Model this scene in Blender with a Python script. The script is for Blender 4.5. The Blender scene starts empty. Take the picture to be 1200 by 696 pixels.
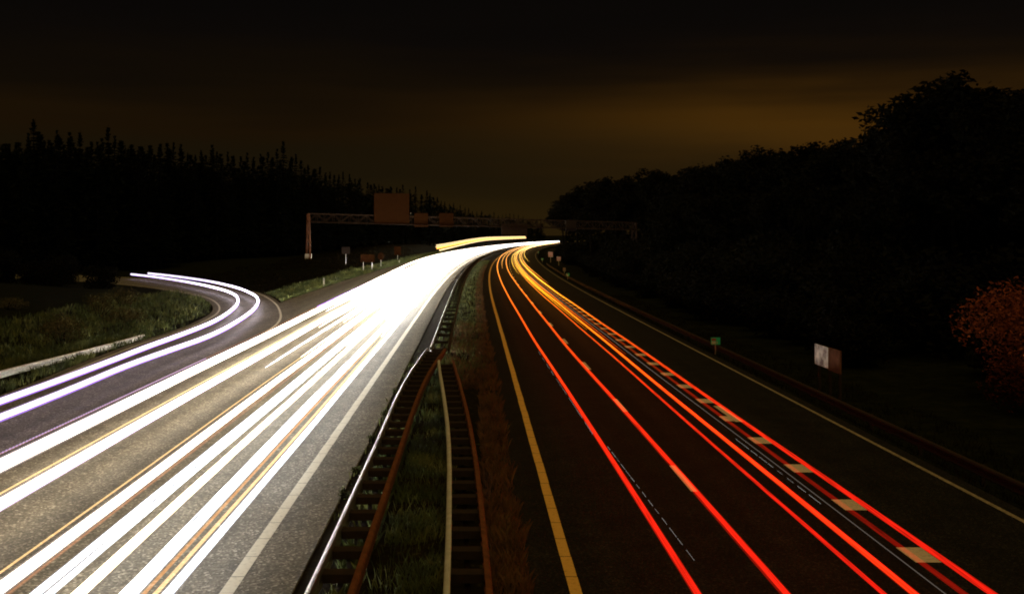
import bpy, math, random
import numpy as np
from mathutils import Vector, Matrix, noise

scene = bpy.context.scene
C = scene.collection
random.seed(7)
rng = np.random.default_rng(7)

# ------------------------------------------------------------------ camera
F = 1270.0            # focal length in photo pixels (photo 1200 wide)
EYE = 6.3
cam_d = bpy.data.cameras.new('camera'); cam = bpy.data.objects.new('camera', cam_d); C.objects.link(cam)
cam.location = (0, 0, EYE); cam.rotation_euler = (math.radians(90), 0, 0)
cam_d.sensor_width = 36; cam_d.lens = F / 1200 * 36
cam_d.shift_x = 45 / 1200; cam_d.shift_y = -73 / 1200
cam_d.clip_start = 0.1; cam_d.clip_end = 6000
scene.camera = cam
scene.view_settings.view_transform = 'Standard'
scene.view_settings.look = 'None'
scene.view_settings.exposure = 0.0
scene.view_settings.gamma = 1.0
scene.cycles.filter_width = 1.9
scene.cycles.transparent_max_bounces = 48

# ------------------------------------------------------------------ world: night sky with town glow and an added warm patch
W = bpy.data.worlds.new('World'); scene.world = W; W.use_nodes = True
nt = W.node_tree; N = nt.nodes; Lk = nt.links; N.clear()
def nd(t, **k):
    n = N.new(t)
    for a, b in k.items(): setattr(n, a, b)
    return n
def mth(op, a, b=None, c=None):
    n = nd('ShaderNodeMath', operation=op)
    for i, v in enumerate((a, b, c)):
        if v is None: continue
        if isinstance(v, (int, float)): n.inputs[i].default_value = v
        else: Lk.new(v, n.inputs[i])
    return n.outputs[0]
tc = nd('ShaderNodeTexCoord'); sp = nd('ShaderNodeSeparateXYZ'); Lk.new(tc.outputs['Generated'], sp.inputs[0])
X, Y, Z = sp.outputs
mp = nd('ShaderNodeMapping'); mp.inputs['Scale'].default_value = (1.3, 1.3, 13.0); Lk.new(tc.outputs['Generated'], mp.inputs[0])
nz = nd('ShaderNodeTexNoise'); nz.inputs['Scale'].default_value = 2.2; nz.inputs['Detail'].default_value = 3.5; Lk.new(mp.outputs[0], nz.inputs[0])
el = mth('ADD', Z, mth('MULTIPLY', mth('SUBTRACT', nz.outputs[0], 0.5), 0.07))
cr = nd('ShaderNodeValToRGB'); Lk.new(mth('MULTIPLY', el, 2.5), cr.inputs[0])
R = cr.color_ramp
R.elements[0].position = 0.0; R.elements[0].color = (.020, .011, .0024, 1)
R.elements[1].position = 1.0; R.elements[1].color = (.0016, .0014, .0014, 1)
for p, c in ((.06, (.016, .0094, .0023)), (.14, (.0098, .0064, .0022)), (.19, (.0088, .0056, .0019)), (.245, (.0102, .0052, .0014)), (.33, (.0056, .0034, .0014)), (.42, (.0034, .0024, .0017)), (.6, (.0022, .0018, .0016))):
    e = R.elements.new(p); e.color = (*c, 1)
# the brighter orange patch of cloud low on the right
ga = mth('POWER', mth('DIVIDE', mth('SUBTRACT', X, 0.31), 0.23), 2)
gb = mth('POWER', mth('DIVIDE', mth('SUBTRACT', el, 0.095), 0.036), 2)
gl = mth('EXPONENT', mth('MULTIPLY', mth('ADD', ga, gb), -1))
fr = nd('ShaderNodeMapRange'); Lk.new(Y, fr.inputs[0]); fr.inputs[1].default_value = -.1; fr.inputs[2].default_value = .3
gl = mth('MULTIPLY', gl, fr.outputs[0])
mx = nd('ShaderNodeMix', data_type='RGBA', blend_type='ADD'); mx.inputs[0].default_value = 1
Lk.new(cr.outputs[0], mx.inputs[6])
sc = nd('ShaderNodeVectorMath', operation='SCALE'); sc.inputs[0].default_value = (.042, .0165, .0012); Lk.new(gl, sc.inputs[3])
Lk.new(sc.outputs[0], mx.inputs[7])
# added warm sky patch, unseen overhead behind the camera, to light the road paint
dt = nd('ShaderNodeVectorMath', operation='DOT_PRODUCT'); Lk.new(tc.outputs['Generated'], dt.inputs[0]); dt.inputs[1].default_value = (.05, -.34, .94)
bk = nd('ShaderNodeMapRange', interpolation_type='SMOOTHSTEP'); Lk.new(dt.outputs['Value'], bk.inputs[0]); bk.inputs[1].default_value = .62; bk.inputs[2].default_value = 1.0
sc2 = nd('ShaderNodeVectorMath', operation='SCALE'); sc2.inputs[0].default_value = (.74, .50, .155); Lk.new(bk.outputs[0], sc2.inputs[3])
mx2 = nd('ShaderNodeMix', data_type='RGBA', blend_type='ADD'); mx2.inputs[0].default_value = 1
Lk.new(mx.outputs[2], mx2.inputs[6]); Lk.new(sc2.outputs[0], mx2.inputs[7])
bg = nd('ShaderNodeBackground'); Lk.new(mx2.outputs[2], bg.inputs[0]); bg.inputs[1].default_value = 1.0
sky = nd('ShaderNodeTexSky', sky_type='NISHITA'); sky.sun_disc = False; sky.sun_elevation = math.radians(-6); sky.sun_rotation = math.radians(200)
bg2 = nd('ShaderNodeBackground'); Lk.new(sky.outputs[0], bg2.inputs[0]); bg2.inputs[1].default_value = .002
ad = nd('ShaderNodeAddShader'); Lk.new(bg.outputs[0], ad.inputs[0]); Lk.new(bg2.outputs[0], ad.inputs[1])
wo = nd('ShaderNodeOutputWorld'); Lk.new(ad.outputs[0], wo.inputs[0])

# ------------------------------------------------------------------ geometry of the place
def cx(z):                                    # sideways shift of the road at distance z: it bends right
    if z < 95: return 0.0
    if z < 1100: return (z - 95) ** 2 / 8200
    return 1005 ** 2 / 8200 + (z - 1100) * 1005 / 4100
def sst(a, b, x):
    t = min(1, max(0, (x - a) / (b - a))); return t * t * (3 - 2 * t)
def ramp_clear(x, y):                          # how far the place lies behind the slip road's outer bend
    return y - (118 + max(0, -x - 22) * 0.72)
def gz(x, y):
    u = x - cx(y)
    h = -.05
    h += -.40 * sst(12.75, 13.6, u) + 1.6 * sst(18, 42, u) + 2.5 * sst(40, 90, u)
    if u < -18.3:
        d = ramp_clear(x, y)
        h += (1.7 * sst(45, 72, d) + 1.5 * sst(80, 200, d)) * sst(-18.3, -30, u)
        h += 1.6 * sst(-30, -60, x) * sst(-2, -30, d)
    if -3.1 < u < .7: h += .07 * math.sin((u + 3.1) / 3.8 * math.pi)
    amp = .10 * (sst(-19.5, -24, u) + sst(14, 18, u))
    if abs(d_ramp(x, y)) < 9: amp = 0
    return h + amp * noise.noise(Vector((x * .25, y * .25, 0)))
def d_ramp(x, y):
    if x > -21: return 0 if y < 140 else 99
    return min(math.hypot(x - a, y - b) for a, b in ((-24, 105), (-29, 119), (-36, 133), (-45, 146), (-54, 156), (-66, 166), (-78, 175)))

# ------------------------------------------------------------------ helpers
def mat(name, col, rough=.8, metal=0., spec=None):
    m = bpy.data.materials.new(name); m.use_nodes = True
    b = m.node_tree.nodes['Principled BSDF']
    b.inputs['Base Color'].default_value = (*col, 1); b.inputs['Roughness'].default_value = rough; b.inputs['Metallic'].default_value = metal
    if spec is not None: b.inputs['Specular IOR Level'].default_value = spec
    return m
def noisy(name, stops, scale, rough=.85, detail=6, metal=0., bump=0., bscale=None, spec=None, stretch=None, coord='Object'):
    m = mat(name, (0, 0, 0), rough, metal, spec); t = m.node_tree; b = t.nodes['Principled BSDF']
    c = t.nodes.new('ShaderNodeTexCoord'); out = c.outputs[coord]
    if stretch:
        q = t.nodes.new('ShaderNodeMapping'); q.inputs['Scale'].default_value = stretch; t.links.new(out, q.inputs[0]); out = q.outputs[0]
    n = t.nodes.new('ShaderNodeTexNoise'); n.inputs['Scale'].default_value = scale; n.inputs['Detail'].default_value = detail; n.inputs['Roughness'].default_value = .65
    t.links.new(out, n.inputs[0])
    r = t.nodes.new('ShaderNodeValToRGB'); t.links.new(n.outputs[0], r.inputs[0])
    r.color_ramp.elements[0].position = stops[0][0]; r.color_ramp.elements[0].color = (*stops[0][1], 1)
    r.color_ramp.elements[1].position = stops[-1][0]; r.color_ramp.elements[1].color = (*stops[-1][1], 1)
    for p, cc in stops[1:-1]:
        e = r.color_ramp.elements.new(p); e.color = (*cc, 1)
    t.links.new(r.outputs[0], b.inputs['Base Color'])
    if bump:
        n2 = t.nodes.new('ShaderNodeTexNoise'); n2.inputs['Scale'].default_value = bscale or scale; n2.inputs['Detail'].default_value = 4
        t.links.new(out, n2.inputs[0])
        bp = t.nodes.new('ShaderNodeBump'); bp.inputs['Strength'].default_value = bump; bp.inputs['Distance'].default_value = .02
        t.links.new(n2.outputs[0], bp.inputs['Height']); t.links.new(bp.outputs[0], b.inputs['Normal'])
    return m
def asphalt(name, lo, hi, stone, grain, rough, spec=.35):
    """chippings in dark binder, worn wheel paths (long soft bands), a few patches"""
    m = mat(name, (0, 0, 0), rough, spec=spec); t = m.node_tree; b = t.nodes['Principled BSDF']; L = t.links
    c = t.nodes.new('ShaderNodeTexCoord')
    v = t.nodes.new('ShaderNodeTexVoronoi'); v.inputs['Scale'].default_value = grain; L.new(c.outputs['Object'], v.inputs[0])
    r = t.nodes.new('ShaderNodeValToRGB'); L.new(v.outputs['Color'], r.inputs[0])
    r.color_ramp.elements[0].position = .25; r.color_ramp.elements[0].color = (*lo, 1)
    r.color_ramp.elements[1].position = .98; r.color_ramp.elements[1].color = (*stone, 1)
    e = r.color_ramp.elements.new(.7); e.color = (*hi, 1)
    q = t.nodes.new('ShaderNodeMapping'); q.inputs['Scale'].default_value = (1.3, .02, 1); L.new(c.outputs['Object'], q.inputs[0])
    n = t.nodes.new('ShaderNodeTexNoise'); n.inputs['Scale'].default_value = 1; n.inputs['Detail'].default_value = 3; L.new(q.outputs[0], n.inputs[0])
    n2 = t.nodes.new('ShaderNodeTexNoise'); n2.inputs['Scale'].default_value = .9; n2.inputs['Detail'].default_value = 7; L.new(c.outputs['Object'], n2.inputs[0])
    a = t.nodes.new('ShaderNodeMath'); a.operation = 'ADD'; L.new(n.outputs[0], a.inputs[0]); L.new(n2.outputs[0], a.inputs[1])
    mr = t.nodes.new('ShaderNodeMapRange'); L.new(a.outputs[0], mr.inputs[0]); mr.inputs[1].default_value = .75; mr.inputs[2].default_value = 1.25; mr.inputs[3].default_value = .68; mr.inputs[4].default_value = 1.3
    s = t.nodes.new('ShaderNodeVectorMath'); s.operation = 'SCALE'; L.new(r.outputs[0], s.inputs[0]); L.new(mr.outputs[0], s.inputs[3])
    L.new(s.outputs[0], b.inputs['Base Color'])
    bp = t.nodes.new('ShaderNodeBump'); bp.inputs['Strength'].default_value = .7; bp.inputs['Distance'].default_value = .01
    L.new(v.outputs['Distance'], bp.inputs['Height']); L.new(bp.outputs[0], b.inputs['Normal'])
    return m
def glow(name, col, pts, lo=None, sc=26):
    """light streak: emission strength along the road; where the lamps were further away their image moved slower, so the streak is stronger"""
    m = bpy.data.materials.new(name); m.use_nodes = True; t = m.node_tree; t.nodes.clear(); L = t.links
    o = t.nodes.new('ShaderNodeOutputMaterial'); e = t.nodes.new('ShaderNodeEmission')
    tr = t.nodes.new('ShaderNodeBsdfTransparent'); ad = t.nodes.new('ShaderNodeAddShader')       # a streak of light adds to what lies behind it
    L.new(e.outputs[0], ad.inputs[0]); L.new(tr.outputs[0], ad.inputs[1]); L.new(ad.outputs[0], o.inputs[0])
    pts = [(a, b * (.40 if lo == .08 else .55)) for a, b in pts]
    e.inputs[0].default_value = (*col, 1)
    c = t.nodes.new('ShaderNodeTexCoord'); s = t.nodes.new('ShaderNodeSeparateXYZ'); L.new(c.outputs['Object'], s.inputs[0])
    fc = t.nodes.new('ShaderNodeFloatCurve')
    mr = t.nodes.new('ShaderNodeMapRange'); L.new(s.outputs[1], mr.inputs[0]); mr.inputs[1].default_value = 0; mr.inputs[2].default_value = 500
    L.new(mr.outputs[0], fc.inputs[1])
    top = max(p[1] for p in pts); cv = fc.mapping.curves[0]
    cv.points[0].location = (0, pts[0][1] / top); cv.points[1].location = (1, pts[-1][1] / top)
    for y, v in pts[1:-1]: cv.points.new(y / 500, v / top)
    for p in cv.points: p.handle_type = 'VECTOR'
    fc.mapping.update()
    k = t.nodes.new('ShaderNodeMath'); k.operation = 'MULTIPLY'; k.inputs[1].default_value = top; L.new(fc.outputs[0], k.inputs[0])
    if lo is None: L.new(k.outputs[0], e.inputs[1]); return m
    # strands: lamps of several cars that took slightly different lines
    q = t.nodes.new('ShaderNodeMapping'); q.inputs['Scale'].default_value = (1, .012, 1); L.new(c.outputs['Object'], q.inputs[0])
    n = t.nodes.new('ShaderNodeTexNoise'); n.inputs['Scale'].default_value = sc; n.inputs['Detail'].default_value = 2; L.new(q.outputs[0], n.inputs[0])
    w = t.nodes.new('ShaderNodeMapRange'); L.new(n.outputs[0], w.inputs[0]); w.inputs[1].default_value = .36; w.inputs[2].default_value = .62; w.inputs[3].default_value = lo; w.inputs[4].default_value = 1.25
    k2 = t.nodes.new('ShaderNodeMath'); k2.operation = 'MULTIPLY'; L.new(k.outputs[0], k2.inputs[0]); L.new(w.outputs[0], k2.inputs[1]); L.new(k2.outputs[0], e.inputs[1])
    return m
def emit(name, col, s):
    m = bpy.data.materials.new(name); m.use_nodes = True; b = m.node_tree.nodes['Principled BSDF']
    b.inputs['Base Color'].default_value = (.1, .1, .1, 1); b.inputs['Emission Color'].default_value = (*col, 1); b.inputs['Emission Strength'].default_value = s
    return m

class MB:
    def __init__(s): s.v = []; s.f = []
    def add(s, vs, fs):
        k = len(s.v); s.v += [tuple(p) for p in vs]; s.f += [tuple(i + k for i in f) for f in fs]
    def box(s, a, b):
        (x0, y0, z0), (x1, y1, z1) = a, b
        s.add([(x0, y0, z0), (x1, y0, z0), (x1, y1, z0), (x0, y1, z0), (x0, y0, z1), (x1, y0, z1), (x1, y1, z1), (x0, y1, z1)],
              [(3, 2, 1, 0), (4, 5, 6, 7), (0, 1, 5, 4), (1, 2, 6, 5), (2, 3, 7, 6), (3, 0, 4, 7)])
    def bar(s, p, q, w, h=None, n=4, taper=1.0):
        h = h or w; p = Vector(p); q = Vector(q); d = (q - p).normalized()
        up = Vector((0, 0, 1)) if abs(d.z) < .95 else Vector((0, 1, 0))
        a = d.cross(up).normalized(); b = a.cross(d)
        vs = []
        for c, k in ((p, 1), (q, taper)):
            for i in range(n):
                t = 2 * math.pi * (i + .5) / n; r = math.sqrt(2) if n == 4 else 1
                vs.append(c + a * math.cos(t) * w / 2 * r * k + b * math.sin(t) * h / 2 * r * k)
        s.add(vs, [(i, (i + 1) % n, n + (i + 1) % n, n + i) for i in range(n)] + [tuple(range(n))[::-1], tuple(range(n, 2 * n))])
    def sweep(s, path, prof, closed=True, caps=True):
        """profile (dx, dz) swept along a path whose heading is mostly +Y"""
        n = len(prof); vs = []
        for i, p in enumerate(path):
            a = Vector(path[max(0, i - 1)]); b = Vector(path[min(len(path) - 1, i + 1)]); d = b - a
            nrm = Vector((d.y, -d.x, 0)).normalized()
            for dx, dz in prof: vs.append(Vector(p) + nrm * dx + Vector((0, 0, dz)))
        fs = []
        for i in range(len(path) - 1):
            for j in range(n if closed else n - 1):
                j2 = (j + 1) % n; fs.append((i * n + j, i * n + j2, (i + 1) * n + j2, (i + 1) * n + j))
        if caps and closed: fs += [tuple(range(n)), tuple(range((len(path) - 1) * n, len(path) * n))[::-1]]
        s.add(vs, fs)
    def build(s, name, m, parent=None, smooth=False, recalc=False):
        me = bpy.data.meshes.new(name); me.from_pydata(s.v, [], s.f)
        if isinstance(m, (list, tuple)):
            for k in m: me.materials.append(k)
        else: me.materials.append(m)
        if smooth: me.polygons.foreach_set('use_smooth', [True] * len(me.polygons))
        me.update()
        o = bpy.data.objects.new(name, me); C.objects.link(o)
        if parent is not None:
            o.parent = parent; o.matrix_parent_inverse = Matrix.Translation(-parent.location) if s_world[0] else Matrix()
        return o
s_world = [True]      # parts written in world coordinates under their thing's Empty
def tag(o, label=None, cat=None, group=None, kind=None):
    if label: o['label'] = label
    if cat: o['category'] = cat
    if group: o['group'] = group
    if kind: o['kind'] = kind
    return o
def empty(name, loc, label, cat, group=None):
    o = bpy.data.objects.new(name, None); C.objects.link(o); o.location = loc; o.empty_display_size = .3
    return tag(o, label, cat, group)
def copy_tree(o, parent=None):
    c = o.copy(); C.objects.link(c)
    if parent is not None: c.parent = parent
    for ch in list(o.children): copy_tree(ch, c)
    return c
def catmull(P, step):
    out = []
    P = [Vector(p) for p in P]; P = [P[0] * 2 - P[1]] + P + [P[-1] * 2 - P[-2]]
    for i in range(1, len(P) - 2):
        n = max(1, int((P[i + 1] - P[i]).length / step))
        for k in range(n):
            t = k / n
            out.append(.5 * ((2 * P[i]) + (P[i + 1] - P[i - 1]) * t + (2 * P[i - 1] - 5 * P[i] + 4 * P[i + 1] - P[i + 2]) * t * t + (3 * P[i] - P[i - 1] - 3 * P[i + 1] + P[i + 2]) * t ** 3))
    out.append(P[-2]); return out
def zsteps(a, b):
    o = [a]
    while o[-1] < b:
        z = o[-1]; o.append(min(b, z + (3 if z < 90 else 6 if z < 300 else 12)))
    return o

# ------------------------------------------------------------------ materials
M = {}
M['asphalt_l'] = asphalt('asphalt_worn', (.072, .063, .047), (.165, .147, .112), (.52, .48, .40), 22, .62)  # paler than the right asphalt: headlight brightness put into its colour
M['asphalt_r'] = asphalt('asphalt_dark', (.008, .0075, .007), (.016, .0148, .0135), (.040, .037, .034), 26, .8, .12)  # near-black base, so this carriageway looks unlit
M['grass_ground'] = noisy('verge_soil_and_grass', [(.3, (.003, .003, .002)), (.5, (.007, .008, .003)), (.72, (.014, .014, .006))], 1.3, .95, spec=.05, bump=.6, bscale=9)
M['median_ground'] = noisy('median_soil', [(.35, (.006, .004, .003)), (.58, (.016, .012, .006)), (.72, (.07, .07, .025))], 4, .95, spec=.05, bump=.6, bscale=14)
M['paint'] = noisy('road_paint_white', [(.28, (.42, .39, .32)), (.45, (.70, .66, .55)), (.8, (.82, .78, .66))], 9, .6)
M['paint_y'] = noisy('road_paint_yellow', [(.28, (.52, .30, .06)), (.45, (.82, .50, .11)), (.8, (.9, .58, .16))], 9, .6)  # white line with orange lamplight put into the paint colour
M['paint_worn'] = noisy('road_paint_worn', [(.32, (.16, .13, .10)), (.6, (.36, .30, .22))], 6, .7)
M['galv'] = noisy('galvanised_steel', [(.3, (.66, .64, .62)), (.7, (.85, .83, .80))], 6, .33, metal=.85)
M['pale'] = noisy('pale_dull_zinc', [(.3, (.55, .53, .50)), (.7, (.80, .78, .74))], 4, .5, metal=.1)
M['rust'] = noisy('weathered_brown_steel', [(.3, (.10, .032, .012)), (.6, (.22, .075, .03)), (.8, (.30, .12, .055))], 5, .6, metal=.15)  # orange lamplight on the rails put into the steel colour
M['rust_d'] = noisy('dark_brown_steel', [(.3, (.012, .006, .004)), (.7, (.035, .016, .009))], 5, .7, metal=.1)
M['gantry'] = noisy('gantry_steel', [(.3, (.025, .014, .009)), (.7, (.05, .03, .018))], 2, .8, spec=.1)
M['panel'] = noisy('sign_back_brown', [(.3, (.024, .0085, .002)), (.7, (.042, .015, .004))], 1.5, .9, spec=.05, stretch=(6, 1, 1))
M['white'] = noisy('weathered_white', [(.3, (.45, .42, .36)), (.6, (.78, .75, .68))], 5, .6)
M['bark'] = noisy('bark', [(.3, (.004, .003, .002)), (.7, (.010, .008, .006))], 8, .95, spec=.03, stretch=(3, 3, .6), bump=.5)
def leafmat(name, a, b):
    m = noisy(name, [(.35, a), (.65, b)], 1.4, .9, detail=3); m.node_tree.nodes['Principled BSDF'].inputs['Specular IOR Level'].default_value = .04
    return m
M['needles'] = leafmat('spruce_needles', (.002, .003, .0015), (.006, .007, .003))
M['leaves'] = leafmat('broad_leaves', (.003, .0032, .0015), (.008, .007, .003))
M['autumn'] = leafmat('autumn_leaves', (.03, .008, .003), (.29, .072, .02))
M['blade'] = noisy('grass_blades', [(.35, (.015, .022, .005)), (.5, (.07, .10, .02)), (.66, (.20, .21, .06))], .55, .8, detail=5)
M['drygrass'] = noisy('dry_grass_blades', [(.35, (.04, .02, .008)), (.55, (.17, .08, .03)), (.75, (.15, .13, .04))], 1.1, .85, detail=5)
M['darkgrass'] = noisy('dark_verge_grass', [(.35, (.004, .004, .002)), (.7, (.026, .018, .007))], 1.1, .9, spec=.02)  # darker grass copy; missing light away from the road put into its colour
M['shrub'] = leafmat('verge_shrub_leaves', (.04, .042, .014), (.10, .075, .03))

# ------------------------------------------------------------------ ground
us = [-1500, -900, -500, -300, -200, -150, -120, -100, -85, -72] + list(np.arange(-60, -20, 2.0)) + list(np.arange(-20, -18, .5)) + [-18.2, -17.6, -10, -3.4] + list(np.arange(-3.15, .8, .25)) + [.95, 6, 12, 12.6, 12.75, 12.9, 13.1, 13.3, 13.6, 14, 15, 16.5] + list(np.arange(18, 60, 3.0)) + [65, 75, 90, 120, 160, 220, 320, 500, 900, 1500]
ys = [-400, -200, -100, -60, -40] + list(np.arange(-30, 300, 3.0)) + list(np.arange(300, 700, 10.0)) + list(np.arange(700, 1400, 35.0)) + [1600, 2000, 2600, 3500]
g = MB(); nu = len(us)
for y in ys:
    for u in us:
        x = u + cx(y); g.v.append((x, y, gz(x, y)))
for i in range(len(ys) - 1):
    for j in range(nu - 1):
        g.f.append((i * nu + j, i * nu + j + 1, (i + 1) * nu + j + 1, (i + 1) * nu + j))
ground = g.build('ground', M['grass_ground'], smooth=True); tag(ground, kind='structure')

def ribbon(name, u0, u1, y0, y1, z, m, kind='structure', f0=None):
    b = MB(); S = zsteps(y0, y1)
    for y in S:
        a = f0(y) if f0 else u0
        b.v += [(a + cx(y), y, z), (u1 + cx(y), y, z)]
    b.f = [(2 * i, 2 * i + 1, 2 * i + 3, 2 * i + 2) for i in range(len(S) - 1)]
    o = b.build(name, m)
    if kind: o['kind'] = kind
    return o
def slab(name, u0, u1, y0, y1, m, e0=0.0):
    b = MB(); path = [(cx(y), y, 0) for y in zsteps(y0, y1)]
    b.sweep(path, [(u0 - .05, -.12), (u1 + .05, -.12), (u1, 0), (u0, 0)][::-1])
    o = b.build(name, m); o['kind'] = 'structure'; return o
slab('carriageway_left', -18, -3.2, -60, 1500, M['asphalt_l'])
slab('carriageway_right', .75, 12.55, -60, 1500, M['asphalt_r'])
# slip road
RL = catmull([(-18.6, -60, 0), (-18.5, 20, 0), (-18.6, 42, 0), (-19.2, 52, 0), (-19.7, 62, 0), (-19.7, 70, 0), (-20.0, 77, 0), (-21.3, 88, 0), (-24, 99, 0), (-28, 110, 0), (-34.5, 122, 0), (-44, 136, 0), (-58, 150, 0), (-95, 176, 0)], 2)
RR = catmull([(-11.6, -60, 0), (-11.6, 20, 0), (-11.7, 42, 0), (-11.8, 52, 0), (-12.2, 62, 0), (-12.8, 69, 0), (-13.5, 77.7, 0), (-15.0, 87, 0), (-18.1, 101, 0), (-22.6, 116, 0), (-29.5, 131, 0), (-39, 146, 0), (-52, 161, 0), (-88, 187, 0)], 2)
def resample(P, n):
    d = [0]
    for a, b in zip(P, P[1:]): d.append(d[-1] + (b - a).length)
    return [Vector(np.array([np.interp(d[-1] * t / (n - 1), d, [p[k] for p in P]) for k in range(3)])) for t in range(n)]
A = resample(RL, 140); B = resample(RR, 140)
b = MB()
for p, q in zip(A, B): b.v += [(p.x, p.y, .004), (q.x, q.y, .004)]
b.f = [(2 * i, 2 * i + 1, 2 * i + 3, 2 * i + 2) for i in range(139)]
# skirt so that the edge has depth where it leaves the main slab
k = len(b.v)
for p, q in zip(A, B): b.v += [(p.x, p.y, -.12), (q.x, q.y, -.12)]
for i in range(139):
    b.f.append((k + 2 * i, 2 * i, 2 * i + 2, k + 2 * i + 2)); 
    if B[i].x < -18.2: b.f.append((2 * i + 1, k + 2 * i + 1, k + 2 * i + 3, 2 * i + 3))
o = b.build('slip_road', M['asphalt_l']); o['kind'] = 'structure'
# painted lines --------------------------------------------------
def offset(P, d):
    out = []
    for i, p in enumerate(P):
        a = P[max(0, i - 1)]; c = P[min(len(P) - 1, i + 1)]; t = (c - a); n = Vector((t.y, -t.x, 0)).normalized(); out.append(p + n * d)
    return out
def strip(b, P, w, z):
    k = len(b.v)
    l = offset(P, -w / 2); r = offset(P, w / 2)
    for p, q in zip(l, r): b.v += [(p.x, p.y, z), (q.x, q.y, z)]
    b.f += [(k + 2 * i, k + 2 * i + 1, k + 2 * i + 3, k + 2 * i + 2) for i in range(len(P) - 1)]
def seamed(name, u, w, y0, y1, m, z=.004, seam=1.25):
    """a painted line laid in lengths: thin joints nearby, unbroken far off"""
    b = MB(); y = y0
    while y < 90:
        y2 = y + seam; jit = random.uniform(-.006, .006)
        b.v += [(u - w / 2 + jit, y, z), (u + w / 2 + jit, y, z), (u + w / 2 + jit, y2 - .028, z), (u - w / 2 + jit, y2 - .028, z)]
        k = len(b.v); b.f.append((k - 4, k - 3, k - 2, k - 1)); y = y2
    P = [Vector((u + cx(s), s, 0)) for s in zsteps(y, y1)]; strip(b, P, w, z)
    o = b.build(name, m); o['kind'] = 'structure'; return o
seamed('road_marking', -4.35, .25, -30, 1300, M['paint'])
seamed('road_marking', 1.8, .215, -30, 1300, M['paint_y'])
b = MB(); strip(b, [Vector((12.1 + cx(s), s, 0)) for s in zsteps(-40, 1300)], .13, .004)
tag(b.build('road_marking', M['paint_worn']), kind='structure')
def dashes(u, w, L, period, y0, y1, m, z=.004):
    b = MB(); y = y0
    while y < y1:
        s = w * .5; P = [Vector((u + cx(y + t * L), y + t * L, 0)) for t in (0, .5, 1)]; strip(b, P, w, z); y += period
    tag(b.build('road_marking', m), kind='structure')
dashes(5.42, .16, 3, 12, 26.6 - 48, 900, M['paint'])
dashes(8.76, .50, 1.0, 3.95, 20.85 - 15.8, 320, M['paint'])
b = MB(); strip(b, [Vector((8.95, 36.5, 0)), Vector((8.95, 39.9, 0))], .26, .008); tag(b.build('road_marking', M['paint']), kind='structure')
b = MB(); strip(b, offset([p for p in B if p.y > 58], -.5), .17, .012); tag(b.build('road_marking', M['paint']), kind='structure')
b = MB(); strip(b, offset([p for p in A if p.y > -30], .55), .15, .012); tag(b.build('road_marking', M['paint']), kind='structure')
# soil band of the central reserve
b = MB(); S = zsteps(-60, 1400); cols = list(np.arange(-3.19, .76, .2))
for y in S:
    for u in cols: b.v.append((u + cx(y), y, gz(u + cx(y), y) + .02 + .012 * noise.noise(Vector((u * 3, y, 0)))))
n = len(cols)
for i in range(len(S) - 1):
    for j in range(n - 1): b.f.append((i * n + j, i * n + j + 1, (i + 1) * n + j + 1, (i + 1) * n + j))
tag(b.build('central_reserve', M['median_ground'], smooth=True), kind='structure')

# ------------------------------------------------------------------ grass (stuff)
def blades(name, specs, m, label):
    V = []; Fc = []
    for (u0, u1, y0, y1, cnt, h0, h1, w, ok) in specs:
        for _ in range(cnt):
            y = y0 + (y1 - y0) * random.random() ** 1.4; u = random.uniform(u0, u1); x = u + cx(y)
            if ok and not ok(x, y): continue
            if noise.noise(Vector((x * .8, y * .5, 3))) < -.12 and random.random() < .8: continue
            z = gz(x, y) + (0.02 if -3.2 < u < .8 else 0)
            a = random.random() * 6.283; h = random.uniform(h0, h1) * (1 + .6 * noise.noise(Vector((x * .6, y * .6, 9)))); l = random.uniform(.1, .6) * h
            ca, sa = math.cos(a), math.sin(a); la = random.random() * 6.283
            k = len(V)
            V += [(x - ca * w, y - sa * w, z), (x + ca * w, y + sa * w, z), (x + ca * w * .6 + l * .35 * math.cos(la), y + sa * w * .6 + l * .35 * math.sin(la), z + h * .6), (x + l * math.cos(la), y + l * math.sin(la), z + h)]
            Fc += [(k, k + 1, k + 2), (k, k + 2, k + 3)]
    b = MB(); b.v = V; b.f = Fc
    return tag(b.build(name, m), label, 'grass', kind='stuff')
def left_ok(x, y):     # outside the slip road on its left
    e = np.interp(y, [p.y for p in A], [p.x for p in A]); return x < e - .1 and abs(x + 20.45) > .4
def infield_ok(x, y):
    e = np.interp(y, [p.y for p in B], [p.x for p in B]); return x > e + .3
blades('grass', [(-23, -18.6, 20, 75, 26000, .12, .4, .013, left_ok), (-34, -19, 50, 130, 26000, .15, .5, .022, left_ok)], M['blade'], 'rough green grass on the verge left of the slip road')
blades('grass', [(-22.5, -18.1, 101, 190, 16000, .15, .4, .028, infield_ok), (-21.5, -18.1, 180, 420, 14000, .2, .45, .05, None)], M['blade'], 'green grass at the motorway edge beyond the slip-road fork')
blades('grass', [(-42, -22.5, 105, 190, 22000, .15, .4, .03, infield_ok), (-36, -21.5, 180, 320, 12000, .2, .45, .05, None)], M['darkgrass'], 'dark grass of the bank under the gantry')
blades('grass', [(-1.85, -.45, 12, 50, 17000, .06, .30, .008, None), (-2.5, -1.95, 12, 52, 9000, .12, .40, .012, None), (-2.1, .7, 50, 260, 15000, .12, .38, .022, None), (-3.25, -2.6, 24, 60, 300, .1, .25, .02, None)], M['blade'], 'green grass in the central reserve between the guard rails')
blades('grass', [(.22, 1.0, 12, 60, 16000, .12, .42, .009, None), (.2, .9, 60, 220, 7000, .15, .4, .02, None), (-1.2, .3, 44, 75, 4000, .12, .34, .012, None)], M['drygrass'], 'dry brownish grass spilling over the edge of the right carriageway')
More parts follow.
